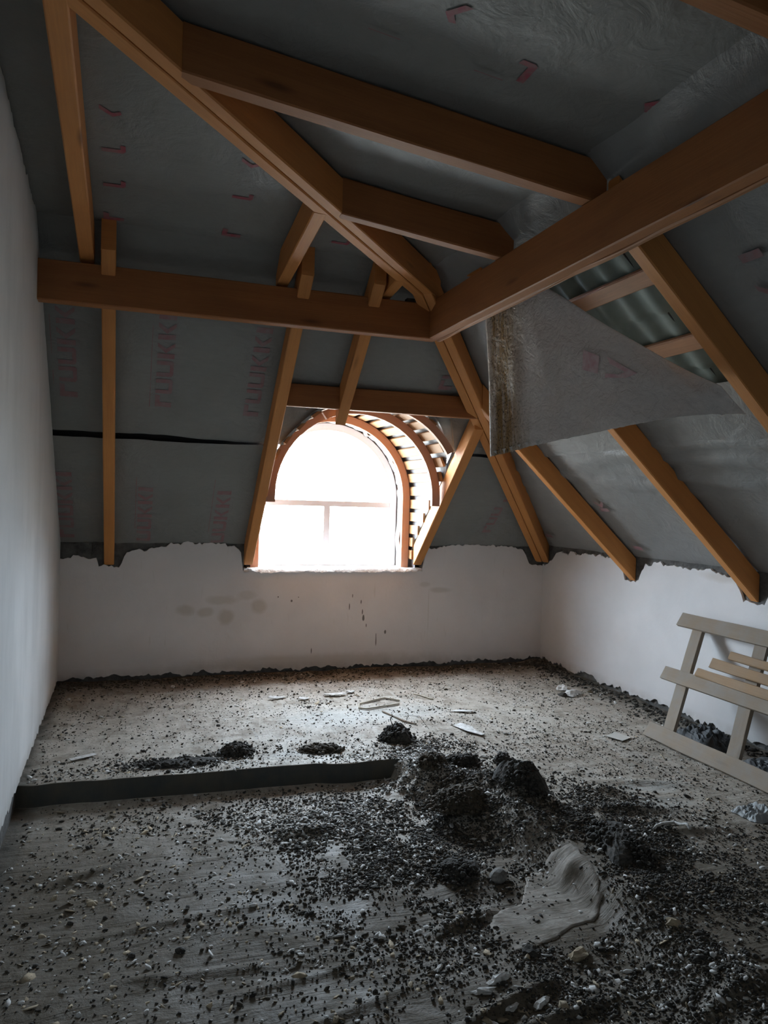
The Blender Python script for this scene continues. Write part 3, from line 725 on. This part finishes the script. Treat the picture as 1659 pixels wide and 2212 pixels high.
# faded print on it
def on_sheet(u, v):
    i, j = min(int(u*90), 89), min(int(v*50), 49); return Vector(P[i][j])+Vector((-.006, -.006, 0))
for pg in [[(.44, .30), (.485, .31), (.485, .46), (.44, .46)], [(.50, .29), (.56, .33), (.60, .37), (.57, .38), (.52, .34)], [(.60, .37), (.57, .45), (.50, .48), (.50, .455), (.545, .42), (.57, .37)]]:
    mesh('printed_letter', [on_sheet(*q) for q in pg], [tuple(range(len(pg)))], M_REDH, hs)
for i in range(6):
    mesh('frayed_tuft', [on_sheet(.03+.05*i, 1.0)+Vector((0, 0, .01)), on_sheet(.05+.05*i, 1.0)+Vector((0, 0, .01)), on_sheet(.045+.05*i, 1)+Vector((.004, 0, -.012-.008*(i % 3)))], [(0, 1, 2)], M_FOIL, hs)

# ================================================================ LEANING PALLET FRAME
C58 = Vector((.51, 0, .82)).normalized()*.985      # up the lean
NF = Vector((-.82, 0, .51)).normalized()           # toward the room
def fp(y, t, d=0.): return Vector((3.462, y, .0))+Vector((.528, 0, .849))*t+NF*d
pf = empty('pallet_frame'); tag(pf, 'weathered wooden frame of boards leaning against the right wall', 'frame')
for (ya, yb, t0, t1) in [(4.345, 2.75, .004, .112), (4.465, 2.9, .43, .527), (4.572, 3.0, .852, .960)]:
    timber('rail', fp(ya, (t0+t1)/2, .012), fp(yb, (t0+t1)/2, .012), (.528, 0, .849), NF, t1-t0, .024, M_PALLET, pf, ch=.003, jit=.003, step=.06)
for (yb, yt) in [(4.175, 4.385), (3.602, 3.81), (3.03, 3.24)]:
    timber('stile', fp(yb, .085, -.016), fp(yt, .872, -.016), (0, -1, 0), NF, .10, .032, M_PALLET, pf, ch=.003, jit=.003, step=.06)
for i, (y0, t0, y1, t1, h, th, lab) in enumerate([(4.155, .552, 2.95, .538, .062, .035, 'rough tan slat lying on the middle rail of the leaning frame, lowest and longest'),
        (4.075, .640, 2.95, .628, .068, .028, 'rough tan slat on the leaning frame, middle of the three loose ones'),
        (3.945, .722, 2.95, .712, .055, .03, 'rough tan slat on the leaning frame, topmost and shortest of the loose ones')]):
    tag(timber('wood_slat', fp(y0, t0, .02+.012*i if i else .026), fp(y1, t1, .02), (.528, 0, .849), NF, h, th, M_SLAT, None, ch=.009, jit=.004, step=.05), lab, 'slat')

# ================================================================ FLOOR THINGS
def H(x, y): return float(floor_h(np.array([x]), np.array([y]))[0])
def lump_geo(r_, sc=(1, 1, .6), k=0, sub=2, rough=.35):
    import bmesh
    bm = bmesh.new(); bmesh.ops.create_icosphere(bm, subdivisions=sub, radius=1.0)
    V = []
    for v in bm.verts:
        n_ = 1+rough*noise.noise(v.co*1.6+Vector((k*5.1, 0, 0)))*1.6+rough*.7*noise.noise(v.co*4.2+Vector((k*3.3, 7, 0)))
        V.append(Vector((v.co.x*sc[0], v.co.y*sc[1], max(v.co.z, -.35)*sc[2]))*r_*n_)
    F = [tuple(v.index for v in f.verts) for f in bm.faces]; bm.free(); return V, F
KL = [0]
def lump(name, x, y, r_, mat, label, cat, sc=(1, 1, .6), rough=.35, sub=2, group=None, dz=0, rot=None):
    KL[0] += 1; V, F = lump_geo(r_, sc, KL[0], sub, rough); a = rot if rot is not None else rnd.uniform(0, 6); z = H(x, y)+dz
    c, s = math.cos(a), math.sin(a)
    V = [(x+v.x*c-v.y*s, y+v.x*s+v.y*c, z+v.z+r_*sc[2]*.28) for v in V]
    o = mesh(name, V, F, mat); return tag(o, label, cat, group)
def flat_piece(name, pts, mat, label, cat, lift=.006, th=.004, curl=.01, group=None):
    cx = sum(p[0] for p in pts)/len(pts); cy = sum(p[1] for p in pts)/len(pts)
    n = len(pts); z0 = max(H(*p) for p in pts+[(cx, cy)])
    V = [(cx, cy, z0+lift+curl*.4)]+[(x, y, z0+lift+curl*abs(nz(i*1.7, x*5))*2) for i, (x, y) in enumerate(pts)]
    V += [(v[0], v[1], v[2]-th) for v in V]; F = []
    for i in range(n):
        j = (i+1) % n; F += [(0, 1+i, 1+j), (n+1, n+2+j, n+2+i), (1+i, n+2+i, n+2+j, 1+j)]
    return tag(mesh(name, V, F, mat), label, cat, group)

# crumbs: one "stuff" object per material
def base_shapes():
    t_ = (1+5**.5)/2
    ico = np.array([(-1, t_, 0), (1, t_, 0), (-1, -t_, 0), (1, -t_, 0), (0, -1, t_), (0, 1, t_), (0, -1, -t_), (0, 1, -t_), (t_, 0, -1), (t_, 0, 1), (-t_, 0, -1), (-t_, 0, 1)])/1.9
    icf = np.array([(0, 11, 5), (0, 5, 1), (0, 1, 7), (0, 7, 10), (0, 10, 11), (1, 5, 9), (5, 11, 4), (11, 10, 2), (10, 7, 6), (7, 1, 8), (3, 9, 4), (3, 4, 2), (3, 2, 6), (3, 6, 8), (3, 8, 9), (4, 9, 5), (2, 4, 11), (6, 2, 10), (8, 6, 7), (9, 8, 1)])
    oc = np.array([(1, 0, 0), (0, 1, 0), (-1, 0, 0), (0, -1, 0), (0, 0, 1), (0, 0, -1)], float); of = np.array([(0, 1, 4), (1, 2, 4), (2, 3, 4), (3, 0, 4), (1, 0, 5), (2, 1, 5), (3, 2, 5), (0, 3, 5)])
    return (ico, icf), (oc, of)
SH = base_shapes()
def crumbs(name, X, Y, S, mat, label, cat, flat=.6, shape=0, jit=.35, zoff=None, parent=None, elong=1.0):
    bv, bf = SH[shape]; n = len(X); nv, nf = len(bv), len(bf)
    Z = floor_h(X, Y)+(0 if zoff is None else zoff)
    v = np.repeat(bv[None], n, 0)*(1+nr.uniform(-jit, jit, (n, nv, 3)))
    ax = np.stack([nr.uniform(.6, 1.5, n)*elong, nr.uniform(.6, 1.1, n), nr.uniform(.5, 1.1, n)*flat], 1); v = v*ax[:, None, :]
    # tilt and turn
    for (i, j, amp) in ((0, 2, .6), (1, 2, .6), (0, 1, 3.14)):
        a = nr.uniform(-amp, amp, n)[:, None]; c, s = np.cos(a), np.sin(a); p_, q_ = v[:, :, i].copy(), v[:, :, j].copy()
        v[:, :, i] = p_*c-q_*s; v[:, :, j] = p_*s+q_*c
    v = v*S[:, None, None]; v[:, :, 0] += X[:, None]; v[:, :, 1] += Y[:, None]; v[:, :, 2] += (Z+S*flat*.45)[:, None]
    F = (bf[None]+(np.arange(n)*nv)[:, None, None]).reshape(-1)
    me = bpy.data.meshes.new(name); me.vertices.add(n*nv); me.vertices.foreach_set('co', v.reshape(-1))
    me.loops.add(len(F)); me.loops.foreach_set('vertex_index', F.astype(np.int32)); me.polygons.add(n*nf)
    me.polygons.foreach_set('loop_start', np.arange(0, len(F), 3, dtype=np.int32)); me.update(calc_edges=True)
    o = link(name, me, mat, parent, 'stuff')
    return tag(o, label, cat) if label else o
def clip(X, Y, extra=None):
    ok = (X > XL+.03) & (X < XR-.03) & (Y < YB-.03) & (Y > 1.5)
    # not inside the clean sheet, not in the shadow of the step face
    d = np.hypot((X-1.72)/.25, (Y-2.70)/.22); ok &= (d > 1.0) | (nr.random(len(X)) < .28)
    gap = ystep(X)-Y; ok &= ~((gap > -.01) & (gap < .03) & (X < 1.6))
    return ok
def field(n, blobs, uni):
    """sample positions: blobs (x,y,sx,sy,weight) plus a uniform share over the visible floor, thinned by a clumping noise"""
    w = np.array([b[4] for b in blobs]+[uni]); w = w/w.sum(); pick = nr.choice(len(w), n, p=w); X = np.empty(n); Y = np.empty(n)
    for i, b in enumerate(blobs):
        m = pick == i; X[m] = nr.normal(b[0], b[2], m.sum()); Y[m] = nr.normal(b[1], b[3], m.sum())
    m = pick == len(blobs); X[m] = nr.uniform(XL, XR, m.sum()); Y[m] = nr.uniform(1.6, YB, m.sum())
    keep = (vn(X*6, Y*6)+.6*vn(X*17, Y*17) > nr.uniform(-.55, .35, n)); keep &= clip(X, Y)
    return X[keep], Y[keep]
HEAVY = [(1.05, 3.75, .28, .22, 1.3), (1.45, 3.55, .25, .25, 2.0), (1.35, 3.15, .28, .22, 2.0), (1.75, 3.9, .16, .25, 1.7), (2.05, 3.6, .2, .25, 1.4), (2.3, 3.3, .25, .22, 1.5), (2.3, 2.9, .18, .25, 1.7), (2.1, 2.45, .2, .2, 1.1),
         (1.9, 2.1, .3, .25, 1.4), (1.5, 2.35, .25, .2, .7), (1.85, 4.45, .2, .12, .8), (.3, 4.6, .45, .1, .35), (.65, 4.69, .1, .05, .25), (1.1, 2.9, .3, .35, .9), (2.6, 2.7, .3, .4, .7), (.5, 4.05, .4, .12, .3)]
X, Y = field(42000, HEAVY, 5.0); S = nr.lognormal(math.log(.0050), .40, len(X)); S = np.clip(S, .003, .017)
crumbs('dirt_crumbs', X, Y, S, M_SOIL, 'dark dirt crumbs and droppings strewn over the whole dusty floor', 'dirt', .7)
X, Y = field(60000, HEAVY+[(2.9, 3.6, .5, .6, 1.2), (2.7, 4.4, .7, .5, .8)], 9.0); S = nr.lognormal(math.log(.0036), .35, len(X)); S = np.clip(S, .002, .010)
crumbs('fine_dirt', X, Y, S, M_SOIL, 'fine dark grit sprinkled over every part of the floor', 'dirt', .7, 1)
X, Y = field(14000, HEAVY, 3.0); S = np.clip(nr.lognormal(math.log(.0056), .4, len(X)), .0025, .016)
crumbs('brown_dirt_crumbs', X, Y, S, M_SOILB, 'lighter brown dirt crumbs mixed among the dark ones on the floor', 'dirt', .6)
WHT = [(1.0, 3.85, .3, .14, 2.2), (1.3, 3.5, .3, .25, 1.8), (1.75, 4.4, .2, .12, 1.6), (1.75, 4.15, .15, .15, .8), (2.3, 3.1, .3, .3, 1.0), (1.95, 2.2, .3, .25, 1.2), (1.2, 3.0, .4, .3, 1.2), (0, 3.2, .5, .5, .8), (.4, 4.5, .5, .1, .5)]
X, Y = field(13000, WHT, 2.6); S = np.clip(nr.lognormal(math.log(.0054), .45, len(X)), .0025, .017)
crumbs('white_chips', X, Y, S, M_WCH, 'small white plaster and shell chips scattered among the dark crumbs', 'debris', .45, 0, .4, elong=1.3)
X, Y = field(1300, [(0, 3.0, .5, .5, 2), (1.2, 2.2, .5, .3, 1), (.1, 3.9, .4, .3, .6)], 1.5); S = np.clip(nr.lognormal(math.log(.0085), .45, len(X)), .004, .020)
crumbs('tan_flakes', X, Y, S, M_TAN, 'flat tan curled flakes lying over the left foreground floor', 'debris', .14, 0, .55, elong=1.4)
# dirt along the wall feet
n = 1300; X = nr.uniform(XL, XR, n); Y = YB-.03-np.abs(nr.normal(0, .10, n)); S = np.clip(nr.lognormal(math.log(.008), .4, n), .003, .02)
crumbs('wall_foot_dirt', X, Y, S, M_SOILB, 'brown dirt heaped along the foot of the wall under the window', 'dirt', .6)
n = 1200; Y = nr.uniform(2.4, 6.6, n); X = XR-.03-np.abs(nr.normal(0, .10, n)); S = np.clip(nr.lognormal(math.log(.009), .45, n), .003, .024)
crumbs('wall_side_dirt', X, Y, S, M_SOIL, 'dark dirt gathered along the foot of the right wall', 'dirt', .6)

# heaps: lumpy mound + its crumbs
def heap(x, y, r_, h, label, n=500, mat=M_SOIL, wsc=1.0, rot=0.):
    KL[0] += 1; V, F = [], []; N, A = 9, 28; z0 = H(x, y)
    for i in range(N+1):
        for j in range(A):
            a = 2*math.pi*j/A; q = i/N; rr = r_*q*(1+.28*nz(math.cos(a)*1.5, math.sin(a)*1.5, KL[0])); px = rr*math.cos(a)*wsc; py = rr*math.sin(a)/wsc
            px, py = px*math.cos(rot)-py*math.sin(rot), px*math.sin(rot)+py*math.cos(rot)
            zz = h*(1-q**3.2)*(1+.35*nz(px*16, py*16, KL[0])+.25*nz(px*50, py*50, 3)+.35*(px*.5+py*.5)/r_) if q < 1 else -.012
            V.append((x+px, y+py, H(x+px, y+py)*.0+z0+zz))
    for i in range(N):
        for j in range(A): j2 = (j+1) % A; F.append((i*A+j, (i+1)*A+j, (i+1)*A+j2, i*A+j2))
    o = mesh('dirt_heap', V, F, mat); tag(o, label, 'heap')
    a = nr.uniform(0, 6.28, n); q = np.sqrt(nr.random(n))*1.15; X = x+r_*q*np.cos(a)*wsc; Y = y+r_*q*np.sin(a)/wsc
    S = np.clip(nr.lognormal(math.log(.0075), .4, n), .003, .018)
    crumbs('heap_crumbs', X, Y, S, mat, None, None, .8, zoff=(z0-floor_h(X, Y))+h*np.clip(1-q**3.2, 0, 1)*.9, parent=o)
    return o
heap(.675, 4.70, .10, .05, 'small round dark dirt heap on the raised floor, leftmost of the row behind the step', 420)
heap(1.19, 4.62, .10, .028, 'low flat brown dirt heap in the middle of the row behind the step', 380, M_SOILB, wsc=1.4)
heap(1.74, 4.70, .11, .085, 'tall pointed dark dirt heap at the right end of the row behind the step', 500)
heap(1.74, 4.08, .085, .06, 'dark lump heap just right of the end of the floor step', 420, M_SOILB)
heap(1.74, 3.66, .15, .075, 'wide dark dirt heap with a deep shaded front in the middle of the floor', 700, M_SOILB, wsc=1.15)
heap(2.06, 3.60, .13, .10, 'steep dark wedge-shaped dirt heap right of the wide one', 600, wsc=.8, rot=.5)
heap(2.20, 4.06, .05, .05, 'small steep dark clod heap behind the wedge-shaped heap', 150)
heap(1.98, 4.16, .09, .05, 'low dark dirt heap between the step end and the small clod', 260, wsc=1.3)
heap(1.47, 3.10, .10, .045, 'small dark dirt heap at the upper left of the clean film sheet', 300)
heap(2.22, 2.95, .14, .045, 'low dark dirt heap along the right edge of the clean film sheet', 500, wsc=.7, rot=-.5)
heap(.28, 4.58, .16, .018, 'thin spread dirt patch on the raised floor near the left wall', 260, wsc=1.8)

# clean film sheet with a raised peak
out = [(1.79, 3.035), (1.93, 3.06), (2.03, 3.01), (2.0, 2.84), (1.955, 2.67), (1.854, 2.59), (1.73, 2.58), (1.62, 2.52), (1.43, 2.50), (1.385, 2.61), (1.43, 2.73), (1.52, 2.79), (1.62, 2.80), (1.70, 2.92)]
cx, cy = 1.74, 2.74; V, F = [], []; N = 14; m = 5; bd = []
for i in range(len(out)):
    a, b = Vector(out[i]), Vector(out[(i+1) % len(out)])
    for k in range(m): bd.append(a.lerp(b, k/m))
A = len(bd)
for i in range(N+1):
    for j in range(A):
        q = i/N; p_ = Vector((cx, cy)).lerp(bd[j], q*(1+.12*nz(j*.55, 3)+.06*nz(j*1.7, 8))); z = H(p_.x, p_.y)+.003
        pk = .035*math.exp(-(math.hypot(p_.x-1.925, p_.y-2.90)/.04)**1.3); e_ = .012*sst(.75, 1.0, q)*max(0, (p_.x-1.8))*4
        z += pk+e_+.003*abs(nz(p_.x*9, p_.y*9, 4)); V.append((p_.x, p_.y, z-(.02 if i == N else 0)))
for i in range(N):
    for j in range(A): j2 = (j+1) % A; F.append((i*A+j, (i+1)*A+j, (i+1)*A+j2, i*A+j2))
o = mesh('film_sheet', V, F, M_FILM, None, None, True); tag(o, 'smooth pale film sheet with a small raised peak lying among the dirt', 'sheet')

lump('dirt_clod', 1.50, 2.49, .032, M_SOIL, 'round dark clod lying alone in front of the clean film sheet', 'clod')
lump('grey_stone', 1.62, 3.0, .045, M_STONE, 'smooth grey lump at the upper left edge of the clean film sheet', 'stone', (1.2, .9, .7), .12)
flat_piece('card_scrap', [(3.18, 4.40), (3.30, 4.46), (3.34, 4.33), (3.23, 4.28)], M_CARD, 'square pale card scrap lying on the bare floor before the leaning frame', 'card', .008, .003, .003)
lump('plaster_fragment', 3.60, 5.62, .06, M_WCH, 'broken plaster fragment near the right wall, the farther of two', 'fragment', (1.2, .8, .5), .5)
lump('plaster_fragment', 3.58, 5.45, .07, M_WCH, 'broken plaster fragment with dark base near the right wall, the nearer of two', 'fragment', (1.3, .8, .5), .5)
lump('dirt_clod', 3.50, 5.44, .04, M_SOIL, 'dark clod touching the nearer plaster fragment by the right wall', 'clod')
flat_piece('film_scrap', [(2.22, 4.86), (2.30, 4.90), (2.34, 4.80), (2.33, 4.70), (2.36, 4.62), (2.32, 4.60), (2.26, 4.70)], M_WCH, 'white torn film scrap on the raised floor behind the tall heap', 'scrap', .006, .003, .008)
flat_piece('film_scrap', [(2.34, 5.20), (2.46, 5.14), (2.55, 5.16), (2.44, 5.22)], M_WCH, 'thin pointed white scrap on the sunlit floor right of the window axis', 'scrap', .006, .003, .01)
flat_piece('paper_strip', [(-.30, 4.78), (-.16, 4.84), (-.14, 4.80), (-.28, 4.745)], M_WCH, 'short white strip on the raised floor near the left wall', 'scrap', .008, .003, .006)
ANGLE = [(2.50, 3.04), (2.58, 3.09), (2.66, 3.09), (2.67, 3.03), (2.665, 2.98)]
for i, (x, y, L_, a) in enumerate([(1.1, 5.9, .12, 0), (1.55, 5.88, .16, .15), (1.32, 5.80, .07, .2), (1.75, 5.92, .05, 0)]):
    flat_piece('plaster_flake', [(x, y), (x+L_, y+.02*a), (x+L_*1.1, y-.03), (x+L_*.4, y-.05), (x-.02, y-.03)], M_WCH, ['white plaster flake under the window, leftmost', 'long white plaster flake under the window, in the middle', 'narrow plaster flake under the window, nearest to the room', 'small plaster flake under the window, rightmost'][i], 'flake', .01, .005, .012)
def tube(name, pts, r_, mat, label, cat, seg=6):
    V, F = [], []
    for i, p_ in enumerate(pts):
        p_ = Vector(p_); d = (Vector(pts[min(i+1, len(pts)-1)])-Vector(pts[max(i-1, 0)])).normalized(); s = d.cross(Vector((0, 0, 1))).normalized(); u = s.cross(d)
        for k in range(seg): a = 2*math.pi*k/seg; V.append(p_+s*math.cos(a)*r_+u*math.sin(a)*r_)
    for i in range(len(pts)-1):
        for k in range(seg): k2 = (k+1) % seg; F.append((i*seg+k, i*seg+k2, (i+1)*seg+k2, (i+1)*seg+k))
    F += [tuple(range(seg-1, -1, -1)), tuple((len(pts)-1)*seg+k for k in range(seg))]
    return tag(mesh(name, V, F, mat, None, None, True), label, cat)
def ground(pts, r_, n=8):
    o_ = []
    for i in range(len(pts)-1):
        for k in range(n):
            x = pts[i][0]+(pts[i+1][0]-pts[i][0])*k/n; y = pts[i][1]+(pts[i+1][1]-pts[i][1])*k/n; o_.append((x, y, H(x, y)+r_+.002))
    x, y = pts[-1][:2]; o_.append((x, y, H(x, y)+r_+.002)); return o_
tube('bent_cord', ground([(2.05, 5.50), (1.90, 5.46), (1.76, 5.42), (1.71, 5.46), (1.74, 5.56), (1.85, 5.62), (1.98, 5.66), (2.08, 5.58)], .007), .007, M_CORD, 'pale bent cord lying in a loop on the bright floor under the window', 'cord')
tube('bent_strip', ground(ANGLE, .008), .008, M_WCH, 'white bent L-shaped strip on the floor right of the dark heaps', 'scrap')
tube('stick', ground([(2.28, 5.78), (2.36, 5.56)], .006), .006, M_CORD, 'thin pale stick on the floor below the right end of the window', 'stick')
tube('floor_lath', ground([(1.86, 5.35), (1.92, 5.05), (1.98, 4.95)], .006), .006, M_PALLET, 'thin brown stick pointing toward the tall dirt heap', 'stick')
def jt(x, y, z, k): return (x+.02*nz(z*30, k), y+.02*nz(z*30, k+3), z)
zz = H(1.70, 4.72)
tube('twig', [(1.74, 4.70, zz+.06), (1.71, 4.71, zz+.10), (1.70, 4.72, zz+.13), (1.715, 4.72, zz+.15), (1.71, 4.72, zz+.165)], .004, M_SOIL, 'curled dark twig sticking up from the tall pointed heap', 'twig')
tube('thin_wire', [(1.78, 4.72, zz+.06), (1.84, 4.74, zz+.14), (1.92, 4.75, zz+.13), (2.0, 4.76, zz+.03)], .0015, M_SOILB, 'thin arched wire right of the tall pointed heap', 'wire')
def crumple(name, x, y, sx_, sy_, h, mat, label, cat, k, dz=0):
    P = []
    for i in range(25):
        r_ = []
        for j in range(19):
            u, v = i/24*2-1, j/18*2-1; px, py = x+u*sx_*(1+.25*nz(v*2, k)), y+v*sy_*(1+.25*nz(u*2, k+4)); e_ = max(0, 1-max(abs(u), abs(v))**3)
            r_.append((px, py, H(px, py)+.004+dz+h*e_*(.55+.9*abs(nz(u*2.6, v*2.6, k))+.35*abs(nz(u*7, v*7, k)))))
        P.append(r_)
    return tag(grid(name, P, mat, smooth=False), label, cat)
crumple('black_plastic_bag', 3.80, 4.12, .12, .20, .10, M_PLASTIC, 'crumpled black plastic on the floor behind the leaning frame, farther one', 'plastic', 2)
crumple('black_plastic_bag', 3.77, 3.50, .12, .24, .07, M_PLASTIC, 'flat black plastic on the floor behind the leaning frame, nearer one', 'plastic', 6)
crumple('clear_film_ball', 3.16, 3.05, .10, .09, .05, M_CLEAR, 'crumpled clear film lying right below the leaning frame at the right edge', 'plastic', 9)
lump('tan_foam_lump', 2.02, 2.33, .026, M_TAN, 'tan foam lump on the right foreground floor, farther one', 'foam', (1, .8, .8), .5)
lump('tan_foam_lump', 1.66, 2.42, .034, M_TAN, 'larger tan foam lump in the foreground right of the round clod', 'foam', (1.2, .8, .6), .5)
WH = [(1.215, 2.33, .026), (1.30, 2.37, .030), (1.33, 2.30, .018), (1.27, 2.22, .018), (1.38, 2.22, .026), (1.16, 2.18, .022), (1.55, 2.28, .014), (1.12, 2.50, .016), (1.72, 2.25, .013), (.62, 2.75, .014)]
LB = ['white curled fragment in the foreground pile, leftmost of the big ones', 'long white shell-like fragment in the front pile, behind the others', 'small white fragment touching the right of the front pile', 'white fragment at the front end of the front pile',
      'white curled fragment standing on the film fold', 'rounded white fragment near the bottom edge, front pile', 'small bright chip right of the front pile', 'white chip alone left of the front pile', 'bright chip among dirt right of the tan foam lump', 'white chip alone on the left foreground floor']
for (x, y, r_), lab in zip(WH, LB): lump('white_fragment', x, y, r_, M_WCH, lab, 'fragment', (1.5, .6, .45), .5)

# repeats of one kind share a group
GR = {'roof_rafter': 'rafters of the roof', 'purlin': 'purlins of the roof', 'hip_rafter': 'doubled hip rafters', 'wood_slat': 'loose slats on the leaning frame', 'dirt_heap': 'dirt heaps on the floor',
      'white_fragment': 'white fragments in the foreground', 'plaster_flake': 'plaster flakes under the window', 'plaster_fragment': 'plaster fragments by the right wall', 'dirt_clod': 'dark clods on the floor',
      'tan_foam_lump': 'tan foam lumps on the floor', 'black_plastic_bag': 'black plastic behind the leaning frame', 'film_scrap': 'white film scraps on the raised floor', 'bent_strip': None}
for o in list(COL.objects):
    g = GR.get(o.name.split('.')[0])
    if g and o.parent is None and 'label' in o: o['group'] = g
